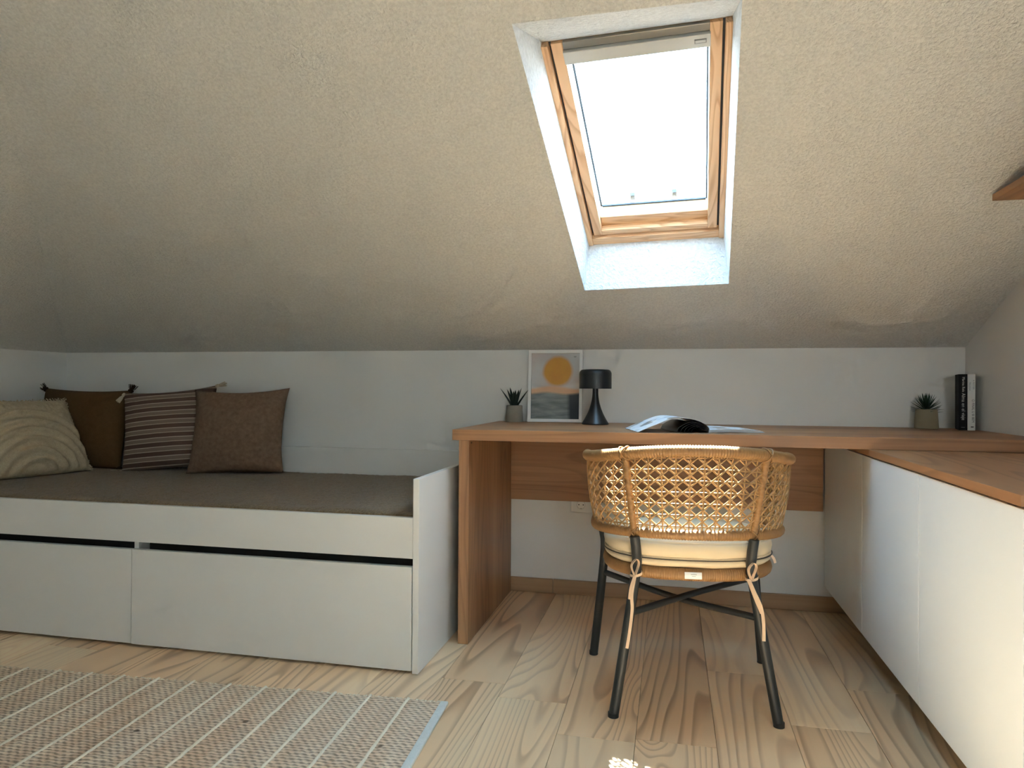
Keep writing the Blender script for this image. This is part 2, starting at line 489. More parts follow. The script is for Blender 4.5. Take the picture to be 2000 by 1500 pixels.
# sash
member('sash_stile', M['pine_v'], -.2195,-.188,-.409,.449,.190,.222)
member('sash_stile', M['pine_v'], .188,.2195,-.409,.449,.190,.222)
member('sash_rail', M['pine_h'], -.188,.188,-.409,-.382,.190,.262)
# chamfered bottom rail of the sash
b = MB().frame_box(WC,E1,E2,SN,-.188,.188,-.384,-.335,.214,.262); wpart(b, 'sash_rail', M['pine_h'], bevel=.003)
member('sash_rail', M['pine_h'], -.188,.188,.414,.446,.214,.262)
# ventilation flap with its label plate, dark roller box above
fl = member('vent_flap', M['flap'], -.190,.190,.384,.424,.180,.206)
member('label_plate', M['grey_metal'], .150,.180,.400,.412,.1785,.180, fl, 0)
member('label_face', M['flap'], .152,.178,.402,.410,.1780,.1786, fl, 0)
member('blind_box', M['grey_metal'], -.188,.188,.425,.4490,.190,.212)
# outer aluminium sash edge, gasket line and glass
for sx_ in (-1, 1):
    member('outer_sash', M['sash_out'], min(sx_*.2150,sx_*.1875), max(sx_*.2150,sx_*.1875), -.384,.446,.2225,.275, bevel=0)
    member('gasket', M['gasket'], min(sx_*.1872,sx_*.1820), max(sx_*.1872,sx_*.1820), -.335,.414,.262,.267, bevel=0)
member('gasket', M['gasket'], -.182,.182,-.335,-.329,.260,.266, bevel=0)
member('glazing_bead', M['sash_out'], -.182,.182,-.340,-.3352,.250,.268, bevel=0)
g = NT('window_glass'); g.set(Roughness=0.0, IOR=1.45)
tr = g.node('ShaderNodeBsdfTransparent'); gl = g.node('ShaderNodeBsdfGlossy'); gl.inputs['Roughness'].default_value = .02
tr.inputs['Color'].default_value = (.94,.97,.97,1)
mx = g.node('ShaderNodeMixShader'); mx.inputs[0].default_value = .05
g.l(tr.outputs[0], mx.inputs[1]); g.l(gl.outputs[0], mx.inputs[2]); g.l(mx.outputs[0], g.N['Material Output'].inputs[0])
M['glass'] = g.m
member('pane', M['glass'], -.187,.187,-.336,.44,.268,.272, bevel=0)
for a in (-.072,.075): member('glass_clip', M['gasket'], a-.008,a+.008,-.336,-.306,.278,.292, bevel=0)
member('outer_cover', M['grey_metal'], -.30,-.245,-.52,.55,.262,.30); member('outer_cover', M['grey_metal'], .245,.30,-.52,.55,.262,.30)
member('outer_cover', M['grey_metal'], -.30,.30,-.56,-.452,.262,.30); member('outer_cover', M['grey_metal'], -.30,.30,.46,.56,.262,.30)
# daylight portal exactly in the window opening
pl = bpy.data.lights.new('skylight_portal', 'AREA'); pl.shape = 'RECTANGLE'; pl.size = .42; pl.size_y = .86
pl.cycles.is_portal = True
po = bpy.data.objects.new('skylight_portal', pl); C.objects.link(po)
pm = Matrix.Identity(4)
for i in range(3):
    pm[i][0] = E1[i]; pm[i][1] = E2[i]; pm[i][2] = SN[i]; pm[i][3] = sky_pt(0,0,.305)[i]
po.matrix_world = pm

# unseen roof window added in the flat ceiling behind the camera as fill light
fill_win = empty('added_fill_window', ((FILL_WIN[0]+FILL_WIN[1])/2, (FILL_WIN[2]+FILL_WIN[3])/2, ZTOP+.16)); struct(fill_win, 'added flat roof window behind the camera, giving fill light')
hw = (FILL_WIN[1]-FILL_WIN[0])/2; hh = (FILL_WIN[3]-FILL_WIN[2])/2
for x0,x1,y0,y1 in ((-hw,hw,-hh,-hh+.05),(-hw,hw,hh-.05,hh),(-hw,-hw+.05,-hh+.05,hh-.05),(hw-.05,hw,-hh+.05,hh-.05)):
    MB().box(x0,x1,y0,y1,0,.06).build('fill_window_frame', M['white_frame'], fill_win, bevel=.003)
MB().box(-hw+.05,hw-.05,-hh+.05,hh-.05,.030,.036).build('pane', M['glass'], fill_win)
pl = bpy.data.lights.new('fill_window_portal', 'AREA'); pl.shape = 'RECTANGLE'; pl.size = 2*hw; pl.size_y = 2*hh; pl.cycles.is_portal = True
po = bpy.data.objects.new('fill_window_portal', pl); C.objects.link(po)
po.location = ((FILL_WIN[0]+FILL_WIN[1])/2, (FILL_WIN[2]+FILL_WIN[3])/2, ZTOP+.225)

# skirting board along the back wall, in two lengths with a joint
bb = empty('baseboard_back', (0, Y0, 0)); struct(bb, 'narrow oak skirting board along the knee wall')
for xa, xb in ((XL+.002,-.499),(-.4975,XR-.002)):
    o = MB().box(xa,xb,-.014,-.0005,.0005,.062).build('board', M['skirting'], bb, bevel=.003)

# ================================================================ DESK
desk = tag(empty('desk', (-.70, 2.72, 0)), 'long oak-look desk fitted wall to wall under the skylight', 'desk')
def dpart(name, mat, x0,x1,y0,y1,z0,z1, bevel=.0012, parent=desk, root=None):
    root = root or desk.location
    o = MB().box(x0-root[0],x1-root[0],y0-root[1],y1-root[1],z0-root[2],z1-root[2]).build(name, mat, parent, bevel=bevel)
    return o
dpart('desktop', M['desk'], -.746, XR-.001, 2.377, Y0-.001, .7105, .748)
leg = dpart('leg_panel', M['desk_v'], -.722, -.685, 2.379, Y0-.016, .0005, .7100)
dpart('modesty_panel', M['desk'], -.6845, .598, 3.045, 3.063, .407, .7100)
for yy in (2.404, 2.411):
    b = MB().lathe([(.0022,0),(.0022,.001)], sides=10)
    b.v = [(z+.0155-.0005, x+yy-2.72, y+.700) for x,y,z in b.v]
    b.build('bolt_hole', M['dark_plastic'], leg)

# ================================================================ CABINET AND WORKTOP
cab = tag(empty('cabinet', (.86, 2.24, 0)), 'low white handleless cabinet running along the right wall', 'cabinet')
cr = cab.location
def cpart(name, mat, x0,x1,y0,y1,z0,z1, bevel=.001): return dpart(name, mat, x0,x1,y0,y1,z0,z1, bevel, cab, cr)
cpart('body', M['white_cab'], .626, XR-.002, 1.412, Y0-.016, .108, .684)
cpart('plinth', M['black_gap'], .93, XR-.002, 1.45, Y0-.016, .0005, .108)
for ya, yb in ((2.487,Y0-.017),(1.952,2.484),(1.412,1.949)):
    cpart('door', M['white_cab'], .605, .624, ya, yb, .107, .684, .0012)
tag(MB().box(.598, XR-.001, 1.405, Y0-.001, .6895, .7100).build('worktop', M['desk_y'], bevel=.0012), 'thin oak-look worktop lying on the white cabinet', 'worktop')

# ================================================================ SHELF
tag(MB().box(.868, XR-.0005, .9, 2.205, 1.420, 1.438).build('wall_shelf', M['desk_y'], bevel=.001), 'dark oak-look wall shelf high on the right wall', 'shelf')

# ================================================================ BED
bed = tag(empty('daybed', (-1.9, 2.57, 0)), 'white captain\'s bed with two drawers under the sloped ceiling', 'bed')
br = bed.location
def bpart(name, mat, x0,x1,y0,y1,z0,z1, bevel=.001): return dpart(name, mat, x0,x1,y0,y1,z0,z1, bevel, bed, br)
BXL = XL + .004
bpart('end_panel', M['white'], -.783,-.763,2.093,3.055,.001,.608,.0012)
bpart('front_rail', M['white'], BXL,-.7835,2.0945,2.113,.358,.486)
bpart('back_board', M['white'], BXL,-.7835,3.036,3.054,.06,.613)
bpart('slat_base', M['white'], BXL,-.7835,2.1135,3.0355,.36,.378)
bpart('drawer', M['white'], BXL,-1.8055,2.0945,2.113,.010,.332)
bpart('drawer', M['white'], -1.8035,-.7865,2.0945,2.113,.008,.332)
bpart('divider', M['white'], -1.814,-1.796,2.118,3.03,.010,.359)
bpart('drawer_recess', M['black_gap'], BXL,-1.815,2.17,2.18,.02,.357,0)
bpart('drawer_recess', M['black_gap'], -1.795,-.785,2.17,2.18,.02,.357,0)
bpart('plinth', M['black_gap'], BXL,-.785,2.135,2.15,.0005,.0095,0)

# mattress with fuzzy olive cover
n = NT('olive_terry'); co = n.coords()
f1 = n.noise(co, 160, 4, .7); f2 = n.noise(co, 9, 3)
col = n.mix(n.ramp(f1, [(.35,0.0),(.7,1.0)]), lin(98,76,44), lin(152,126,84))
col = n.mix(n.math('MULTIPLY', f2, .35), col, lin(98,78,48)); n.color(col)
n.set(Roughness=.95); n.b.inputs['Sheen Weight'].default_value = .35; n.b.inputs['Sheen Roughness'].default_value = .5
n.b.inputs['Specular IOR Level'].default_value = .15; n.bump(f1, .9, .006); M['terry'] = n.m
mx0, mx1, my0, my1, mz0, mz1 = BXL+.004, -.7845, 2.1145, 3.0345, .379, .497
def mat_top(u, v):
    x = mx0+(mx1-mx0)*u; y = my0+(my1-my0)*v
    e = min(u*(mx1-mx0), (1-u)*(mx1-mx0), v*(my1-my0), (1-v)*(my1-my0))
    dz = -.010*max(0, 1-e/.03)**2 + .004*noise.noise(Vector((x*4,y*4,1))) + .0022*noise.noise(Vector((x*70,y*70,3))) + .0018*noise.noise(Vector((x*24,y*24,5)))
    return (x, y, mz1+dz)
b = MB(); NU, NV = 420, 170
b.grid(mat_top, NU, NV)
top0 = list(range(NU*NV))
ring = [i for i in range(NU)] + [j*NU+NU-1 for j in range(1,NV)] + [(NV-1)*NU+i for i in range(NU-2,-1,-1)] + [j*NU for j in range(NV-2,0,-1)]
base = len(b.v)
for i in ring: b.v.append((b.v[i][0], b.v[i][1], mz0))
L = len(ring)
for i in range(L): b.f.append((ring[i], base+i, base+(i+1)%L, ring[(i+1)%L]))
b.f.append(tuple(base+i for i in range(L)))
tag(b.build('mattress', M['terry'], smooth=True), 'mattress in a fuzzy olive-brown cover lying in the white bed', 'mattress')

# ================================================================ CUSHIONS ON THE BED
def pillow_mesh(name, w, h, T, n=46, pin=.085, disp=None, seed=0, power=.42):
    b = MB()
    def surf(sign):
        def fn(uu, vv):
            u = uu*2-1; v = vv*2-1
            x = u*w/2*(1-pin*(1-v*v)); y = v*h/2*(1-(pin if v > 0 else pin*.25)*(1-u*u))
            t = max(0.0, (1-u*u)*(1-v*v))**power
            wr = .006*noise.noise(Vector((x*9+seed, y*9, sign*2)))*t**.5 + .003*noise.noise(Vector((x*26+seed, y*26, sign)))*t**.5
            # soft creases running out of the corners
            cr = 0
            for cx in (-1,1):
                for cy in (-1,1):
                    d = math.hypot(u-cx, v-cy); a = math.atan2(v-cy, u-cx)
                    cr += .004*math.sin(a*11+seed)*math.exp(-((d-.45)/.25)**2)
            z = sign*(T/2*t) + wr + cr*t**.5
            if disp and sign > 0: z += disp(u, v, x, y)*min(1, t*3)
            return (x, y, z)
        return fn
    b.grid(surf(1), n, n); b.grid(surf(-1), n, n)
    return b.mesh(name, smooth=True, weld=1e-5)
def place(o, c, yaw, lean, roll=0.0):
    """local x right, y up, z towards the viewer; lean tips the top backwards."""
    R = Matrix.Rotation(yaw,4,'Z') @ Matrix.Rotation(math.radians(90)-lean,4,'X') @ Matrix.Rotation(roll,4,'Z')
    o.matrix_world = Matrix.Translation(c) @ R
def fabric(name, c1, c2, scale=500, rough=.92, bs=.5, bd=.0012):
    n = NT(name); co = n.coords(); f = n.noise(co, scale, 3, .7); g2 = n.noise(co, 60, 3)
    n.color(n.mix(n.ramp(n.math('MULTIPLY_ADD', f, .6, n.math('MULTIPLY', g2, .4)), [(.35,0.0),(.65,1.0)]), c1, c2)); n.set(Roughness=rough)
    n.b.inputs['Specular IOR Level'].default_value = .15; n.bump(f, bs, bd); return n.m
M['taupe'] = fabric('taupe_weave', lin(112,90,72), lin(142,118,98))
M['brown'] = fabric('brown_velvet', lin(92,68,40), lin(104,78,48), 300, .8, .2)
M['cream'] = fabric('cream_cotton', lin(190,172,142), lin(214,198,168), 260, .95, .6, .002)
M['tassel_dark'] = fabric('dark_tassel', lin(52,36,24), lin(66,46,30), 300)
M['tassel_cream'] = fabric('cream_tassel', lin(196,180,158), lin(216,202,180), 300)
n = NT('striped_weave'); co = n.coords(); sp = n.node('ShaderNodeSeparateXYZ'); n.l(co, sp.inputs[0])
fr = n.math('FRACT', n.math('MULTIPLY_ADD', sp.outputs[1], 24.0, 20.2))
f = n.noise(co, 400, 3)
st = n.ramp(fr, [(0.0, lin(98,74,62)), (.44, lin(98,74,62)), (.45, lin(212,194,172)), (.52, lin(212,194,172)), (.53, lin(142,122,108)), (.90, lin(142,122,108)), (.91, lin(212,194,172)), (.985, lin(212,194,172)), (1.0, lin(98,74,62))])
st.node.color_ramp.interpolation = 'CONSTANT'
n.color(n.mix(n.math('MULTIPLY', f, .3), st, lin(80,62,52))); n.set(Roughness=.92); n.bump(f, .4, .001); M['stripe'] = n.m

def tassel(parent, at, direction, length, r, mat, name='tassel'):
    at = Vector(at); d = Vector(direction).normalized(); b = MB()
    side = d.orthogonal().normalized(); s2 = d.cross(side)
    b.tube([at, at+d*length*.12, at+d*length*.25, at+d*length*.3], lambda i: [r*.45, r*.6, r*.6, r*.35][i], 8)
    rr = random.Random(int(at.x*1e4)+5)
    for k in range(26):
        a = rr.uniform(0, 6.283); q = rr.uniform(.2, 1)
        off = (side*math.cos(a)+s2*math.sin(a))*r*q
        b.tube([at+d*length*.27+off*.25, at+d*length*.5+off*.7, at+d*length*rr.uniform(.85,1)+off], .0016, 4)
    return b.build(name, mat, parent)

# taupe cushion
o = obj('cushion', pillow_mesh('cushion', .455,.395,.20, seed=2, pin=.10, power=.5), M['taupe'])
place(o, (-1.945, 2.915, .692), math.radians(9), math.radians(14), math.radians(1.5))
tag(o, 'plain taupe woven cushion, rightmost of the row on the bed', 'cushion', 'cushions on the bed')
# striped cushion with cream tassels
o = obj('cushion', pillow_mesh('cushion', .46,.385,.18, seed=5, power=.5), M['stripe'])
place(o, (-2.325, 2.935, .692), math.radians(10), math.radians(10), math.radians(5))
tag(o, 'brown and cream striped cushion with cream corner tassels', 'cushion', 'cushions on the bed')
tassel(o, (-.222,.188,.0), (-.55,-.9,.35), .052, .014, M['tassel_cream'])
tassel(o, (-.222,-.188,.0), (-1,-.02,.25), .055, .014, M['tassel_cream'])
tassel(o, (.222,.188,.0), (1,.15,.1), .055, .014, M['tassel_cream'])
tassel(o, (.222,-.188,.0), (1,-.1,.1), .05, .014, M['tassel_cream'])
# dark brown cushion in the corner
o = obj('cushion', pillow_mesh('cushion', .475,.385,.18, seed=9, pin=.06, power=.5), M['brown'])
place(o, (-2.802, 2.92, .688), math.radians(4), math.radians(10), math.radians(-1))
tag(o, 'dark brown cushion with dark pompom corners, in the corner behind the cream one', 'cushion', 'cushions on the bed')
for sx in (-1,1):
    for sy in (-1,1):
        tassel(o, (sx*.228,sy*.182,0), (sx*.5,sy*1.0 if sx>0 else sy*.3,.2), .042, .022, M['tassel_dark'], 'pompom')
# cream cushion with tufted arcs, facing into the room
def tuft(u, v, x, y):
    r = math.hypot(x+.02, y+.24)
    k = .5+.5*math.sin(r*2*math.pi/.046)
    z = 0
    if .07 < r < .36: z = .022*max(0,k-.25) + .004*noise.noise(Vector((x*60,y*60,2)))*k
    if r >= .36: z = .008*abs(noise.noise(Vector((x*40,y*40,7))))
    return z
o = obj('cushion', pillow_mesh('cushion', .50,.375,.17, n=90, seed=13, disp=tuft, pin=.05, power=.5), M['cream'])
place(o, (-2.775, 2.575, .662), math.radians(80), math.radians(30), math.radians(0))
tag(o, 'cream cushion with tufted arches, leaning at the left end of the bed', 'cushion', 'cushions on the bed')
fb = MB(); rr = random.Random(3)
for k in range(70):
    u = k/69*2-1
    x = u*.25*.99; y = .1875*(1-.05*(1-u*u))
    fb.tube([(x,y-.004,0),(x+rr.uniform(-.006,.006),y+.006,rr.uniform(-.004,.004)),(x+rr.uniform(-.01,.01),y+rr.uniform(.008,.014),rr.uniform(-.006,.006))], .0022, 4)
for s in (1,):
    for k in range(60):
        v = k/59*2-1
        x = s*.25*(1-.05*(1-v*v)); y = v*.1875
        fb.tube([(x-.004*s,y,0),(x+.004*s,y+rr.uniform(-.004,.004),rr.uniform(-.004,.004)),(x+rr.uniform(.006,.011)*s,y+rr.uniform(-.008,.008),rr.uniform(-.005,.005))], .0022, 4)
ff = fb.build('fringe', M['cream'], o); ff['kind'] = 'stuff'

# ================================================================ RUG
RA = math.radians(3.25)
rug = tag(empty('rug', (-.607, 1.914, 0), RA), 'flat woven jute rug with cream stripes on the floor by the bed', 'rug')
RW, RD, RT = 2.0, 1.25, .008
n = NT('jute_weave'); co = n.coords(); sp = n.node('ShaderNodeSeparateXYZ'); n.l(co, sp.inputs[0])
wob = n.noise(n.coords(scale=(40,40,1)), 1.0, 2)
rib = n.math('SINE', n.math('MULTIPLY_ADD', sp.outputs[1], 2*math.pi/.0125, n.math('MULTIPLY', wob, 9.0)))
knit = n.math('SINE', n.math('MULTIPLY_ADD', sp.outputs[0], 2*math.pi/.021, n.math('MULTIPLY', sp.outputs[1], 2*math.pi/.025)))
hgt = n.math('ADD', n.math('MULTIPLY', rib, .62), n.math('MULTIPLY', knit, n.math('MULTIPLY', wob, .75)))
band = n.noise(n.coords(scale=(22,1.6,1)), 1.0, 3, .6)
fine = n.noise(co, 260, 3, .7)
base = n.mix(n.ramp(band, [(.36,0.0),(.66,1.0)]), lin(255,234,206), lin(238,204,170))
base = n.mix(n.math('MULTIPLY', n.ramp(n.math('MULTIPLY_ADD', hgt, .5, .5), [(.12,1.0),(.5,.25),(.75,0.0)]), .72), base, lin(112,82,60))
base = n.mix(n.math('MULTIPLY', fine, .30), base, lin(240,220,190))
vo = n.node('ShaderNodeTexVoronoi'); vo.inputs['Scale'].default_value = 9; n.l(co, vo.inputs['Vector'])
base = n.mix(n.ramp(vo.outputs['Distance'], [(.05,.75),(.085,0.0)]), base, lin(84,60,46))
n.color(base); n.set(Roughness=.95); n.bump(n.math('ADD', hgt, n.math('MULTIPLY', fine, .8)), .9, .0022)
n.b.inputs['Specular IOR Level'].default_value = .1; M['jute'] = n.m
M['rug_cream'] = fabric('rug_cream', lin(250,236,210), lin(255,246,226), 300, .95, .6, .002)
M['rug_hem'] = fabric('rug_hem', lin(214,216,210), lin(232,234,228), 300, .9, .4, .001)
b = MB()
def rug_top(u, v):
    x = -.022-(RW-.022)*u; y = -RD*v
    edge = .004*noise.noise(Vector((x*30, 0, 4))) if v < .01 else 0
    return (x, y+edge, RT + .0012*noise.noise(Vector((x*8,y*8,0))) + .0006*noise.noise(Vector((x*120,y*120,2))))
b.grid(rug_top, 260, 150)
b.box(-RW,-.022,-RD,-.001,.0006,RT*.7)
b.build('weave', M['jute'], rug, smooth=False)
MB().box(-.022,0,-RD,.002,.0006,RT+.0022).build('hem', M['rug_hem'], rug, bevel=.003)
rr = random.Random(11)
x = -.118
while x > -RW:
    pts = [(x+.002*noise.noise(Vector((x*9, k*.4, 0))), .006-k*.012, RT+.0005) for k in range(int(RD/.012))]
    rad = [.0040+.0035*max(0,noise.noise(Vector((x*31, k*.25, 6)))-.12) + .0008*rr.random() for k in range(len(pts))]
    MB().tube(pts, lambda i: rad[i], 6, squash=.7).build('stripe', M['rug_cream'], rug, smooth=True)
    x -= .112*rr.uniform(.93,1.07)
b = MB()
for k in range(560):
    x = -.02-(RW-.02)*rr.random()
    h = rr.uniform(.001,.006)
    b.tube([(x,-.006,RT*.8),(x+rr.uniform(-.003,.003),h*.6,RT+rr.uniform(-.003,.001)),(x+rr.uniform(-.008,.008),h,rr.uniform(.003,.007)),(x+rr.uniform(-.010,.010),-.003,rr.uniform(.003,.006))], .0011, 4)
fr_ = b.build('frayed_edge', M['rug_cream'], rug); fr_['kind'] = 'stuff'

# ================================================================ CHAIR
CH_LOC = (.045, 2.195, 0); CH_ROT = math.radians(5.7)
chair = tag(empty('armchair', CH_LOC, CH_ROT), 'rattan tub chair with cane back and black metal legs, facing the desk', 'chair')
YFR = .20
def u_path(a, b, xf, zr, zs, zf, n=90):
    """U-shaped rail from the left front end round the back to the right front end."""
    pts = []
    half = []
    for k in range(n+1):
        t = math.pi/2*k/n
        half.append(Vector((a*math.sin(t), -b*math.cos(t), zr+(zs-zr)*(math.sin(t)**2.2))))
    m_ = 26
    for k in range(1, m_+1):
        w = k/m_
        half.append(Vector((a+(xf-a)*w*w, YFR*w, zs+(zf-zs)*w)))
    left = [Vector((-p.x, p.y, p.z)) for p in half][::-1]
    return left[:-1] + half
TOP = resample(u_path(.293,.262,.283,.729,.692,.668), .002)
BOT = resample(u_path(.268,.212,.262,.497,.486,.478), .002)
def at(path, s): 
    f = max(0, min(1, s))*(len(path)-1); i = min(int(f), len(path)-2); return path[i].lerp(path[i+1], f-i)
def wrap_tube(path, r, pitch=.0075, sides=12, amp=.13):
    pts = resample(path, pitch/3)
    rad = [r*(1-amp*(1 if i % 3 == 0 else 0)+.02*noise.noise(Vector((i*.13,r*90,0)))) for i in range(len(pts))]
    return MB().tube(pts, lambda i: rad[i], sides)
wrap_tube(TOP, .0165).build('top_rail', M['rattan'], chair, smooth=True)
wrap_tube(BOT, .0145).build('lower_rail', M['rattan'], chair, smooth=True)
# wrapped posts: two at the back, two at the front ends
def find_s(path, x, back=True):
    best = min(range(len(path)), key=lambda i: abs(path[i].x-x) + (10 if (path[i].y > -.02) == back else 0)); return best/(len(path)-1)
SRL_T, SRR_T = find_s(TOP,-.190), find_s(TOP,.190); SRL_B, SRR_B = find_s(BOT,-.161), find_s(BOT,.161)
for st, sb in ((SRL_T,SRL_B),(SRR_T,SRR_B),(0,0),(1,1)):
    a, c = at(BOT,sb), at(TOP,st)
    out = Vector((0,-.004,0)) if 0 < st < 1 else Vector((0,0,0))
    p = [a+out, a.lerp(c,.5)+out*1.5, c+out]
    wrap_tube(spline(p,12), .0105).build('post', M['rattan'], chair, smooth=True)
# crossed lashings where posts meet the rails
for st, sb in ((SRL_T,SRL_B),(SRR_T,SRR_B)):
    for P_, s_, r in ((TOP,st,.0185),(BOT,sb,.0165)):
        c = at(P_, s_); t = (at(P_, s_+.01)-at(P_, s_-.01)).normalized(); nn = Vector((-t.y,t.x,0)).normalized(); bn = t.cross(nn)
        b = MB()
        for sg in (-1,1):
            loop = [c + t*(.012*sg*math.sin(a)) + nn*(r*math.cos(a)) + bn*(r*math.sin(a)) for a in [2*math.pi*k/20 for k in range(20)]]
            b.tube(loop, .0022, 6, closed=True)
        b.build('lashing', M['rattan'], chair, smooth=True)
# octagonal cane weave between the rails
def surf(s, t, off=0.0):
    a, c = at(BOT, s), at(TOP, s); p = a.lerp(c, t)
    d = at(TOP, s+.004)-at(TOP, s-.004); nn = Vector((d.y,-d.x,0)).normalized()
    bul = .006*math.sin(math.pi*t)
    return p + nn*(off+bul)
NCOL = 33; NROW = 6.5
b = MB(); r0 = .0025
T0, T1 = .055, .945
def tt(v): return T0 + (T1-T0)*v
for j in range(0, 7):                      # horizontals
    v = (j+.35)/NROW
    if v > 1: continue
    b.tube([surf(.012+.976*k/(NCOL*3), tt(v), .0012*(-1)**k) for k in range(NCOL*3+1)], r0, 5, cap=False)
for i in range(NCOL+1):                    # uprights
    s = .012+.976*i/NCOL
    b.tube([surf(s, .02+.96*k/20, .0012*(-1)**(k+i)) for k in range(21)], r0, 5, cap=False)
for sgn in (1,-1):                         # diagonals, two directions, paired strands
    for i in range(-8, NCOL+9):
        for dd in (0.0,):
            pts = []
            for k in range(41):
                v = k/40; u = (i+.5+dd + sgn*(v*NROW-.35))
                if 0 <= u <= NCOL: pts.append(surf(.012+.976*u/NCOL, .02+.96*v if v in (0,1) else tt(v), .0024*sgn))
            if len(pts) > 2: b.tube(pts, r0, 5, cap=False)
w_ = b.build('cane_weave', M['cane'], chair, smooth=True); w_['kind'] = 'stuff'; w_['label'] = 'open octagonal cane weave'
# black tube legs
LR = .0138
def leg_path(sx, rear):
    if rear: P_ = [(sx*.217,-.225,.001),(sx*.172,-.193,.28),(sx*.1545,-.181,.40),(sx*.155,-.183,.44),(sx*.160,-.186,.485)]
    else: P_ = [(sx*.273,.228,.001),(sx*.247,.195,.26),(sx*.2385,.184,.37),(sx*.243,.186,.42),(sx*.260,.198,.472)]
    return spline(P_, 10)
for sx in (-1,1):
    for rear in (True, False):
        pth = leg_path(sx, rear)
        lg = MB().tube(pth, LR, 16).build('leg', M['black_metal'], chair, smooth=False, auto=50)
        f0 = pth[0]
        MB().tube([f0-Vector((0,0,.0005)), f0+Vector((0,0,.012))+(pth[3]-f0).normalized()*.0], .0146, 16).build('foot_cap', M['dark_plastic'], lg, auto=50)
# crossing stretchers
for sx in (-1,1):
    p0 = Vector((sx*.244,.192,.288)); p1 = Vector((-sx*.170,-.192,.275))
    mid = p0.lerp(p1,.5)+Vector((0,0,.008*sx-.004))
    MB().tube(spline([p0,mid,p1],8), .0092, 12).build('stretcher', M['black_metal'], chair, auto=50)
# seat ring and woven seat
def seat_curve(a, bb, z, n=120, ex=2.5, y0=.008):
    out = []
    for k in range(n):
        t = 2*math.pi*k/n; c, s = math.cos(t), math.sin(t)
        out.append(Vector((a*math.copysign(abs(c)**(2/ex),c), y0+bb*math.copysign(abs(s)**(2/ex),s), z)))
    return out
ring = seat_curve(.226,.188,.383, 900)
rs = resample(ring+[ring[0]], .002)[:-1]
rd = [.0185*(1-.09*(1 if i % 3 == 0 else 0)) for i in range(len(rs))]
MB().tube(rs, lambda i: rd[i], 12, closed=True).build('seat_ring', M['rattan'], chair, smooth=True)
so = seat_curve(.222,.184,.392,96)
b = MB().add([p for p in so]+[p+Vector((0,0,-.012)) for p in so], [tuple(range(96)), tuple(range(191,95,-1))]+[(i,(i+1)%96,96+(i+1)%96,96+i) for i in range(96)])
b.build('seat_panel', M['rattan'], chair)
for sx in (-1,1):
    MB().tube([(sx*.1555,-.182,.392),(sx*.145,-.160,.388),(sx*.13,-.13,.384)], .010, 10).build('seat_bracket', M['black_metal'], chair, auto=50)
    MB().tube([(sx*.2395,.184,.378),(sx*.20,.15,.384),(sx*.17,.12,.384)], .010, 10).build('seat_bracket', M['black_metal'], chair, auto=50)
lb = MB()
lb.grid(lambda u,v: (-.026+.046*u, -.1985-.0012*math.sin(v*3.14)-.003*v, .394-.018*v), 6, 5)
lt = lb.build('label_tag', M['tag_white'], chair); lt['label'] = 'small white sewn label'
lt.location = (.0,-.0012,0)
for k, w in enumerate((.016,.010)):
    MB().box(-.002-w/2+.0, -.002+w/2, -.2036-.001*k, -.2030-.001*k, .3885-.0045*k, .3895-.0045*k).build('label_print', M['ink_grey'], lt)

# seat cushion
cush = tag(empty('seat_cushion', CH_LOC, CH_ROT), 'cream canvas seat cushion tied to the rattan chair', 'cushion')
def cush_fn(z0, z1, a, bb, bulge, n=120, m_=10, top=True):
    b = MB(); rows = []
    prof = [(1.0-.03, z0), (1.0, z0+.006), (1.012, (z0+z1)/2), (1.0, z1-.006), (.97, z1)]
    for k in range(1, 9): prof.append((.97*(1-k/8.0), z1+bulge*(1-(1-k/8.0)**2)))
    for sc, z in prof:
        rows.append([Vector((p.x*sc, p.y*sc, z + .0025*noise.noise(Vector((p.x*12*sc, p.y*12*sc, z*40))))) for p in seat_curve(a,bb,0,n,2.5,.006)])
    vs = [v for r in rows for v in r]; fs = []
    for i in range(len(rows)-1):
        for k in range(n): fs.append((i*n+k, i*n+(k+1)%n, (i+1)*n+(k+1)%n, (i+1)*n+k))
    fs.append(tuple(range(n))[::-1]); b.add(vs, fs); return b
cush_fn(.4025,.4262,.238,.196,0.0).build('lower_panel', M['cushion'], cush, smooth=True)
cush_fn(.4272,.470,.240,.198,.010).build('upper_panel', M['cushion'], cush, smooth=True)
MB().tube(seat_curve(.2385,.1965,.4268,140), .0028, 6, closed=True).build('piping', M['cushion'], cush, smooth=True)
MB().tube(seat_curve(.234,.193,.4692,140), .0026, 6, closed=True).build('piping', M['cushion'], cush, smooth=True)
# zip line with end tab
zc = [p*1.0 for p in seat_curve(.2435,.2015,.4235,140)][72:138]
MB().tube([p+Vector((0,0,0)) for p in zc], .0012, 5).build('zip', M['dark_plastic'], cush)
MB().ribbon(spline([(.226,-.098,.424),(.233,-.099,.415),(.236,-.101,.404)],6), (1,.4,0), .008).build('zip_tab', M['tie'], cush)
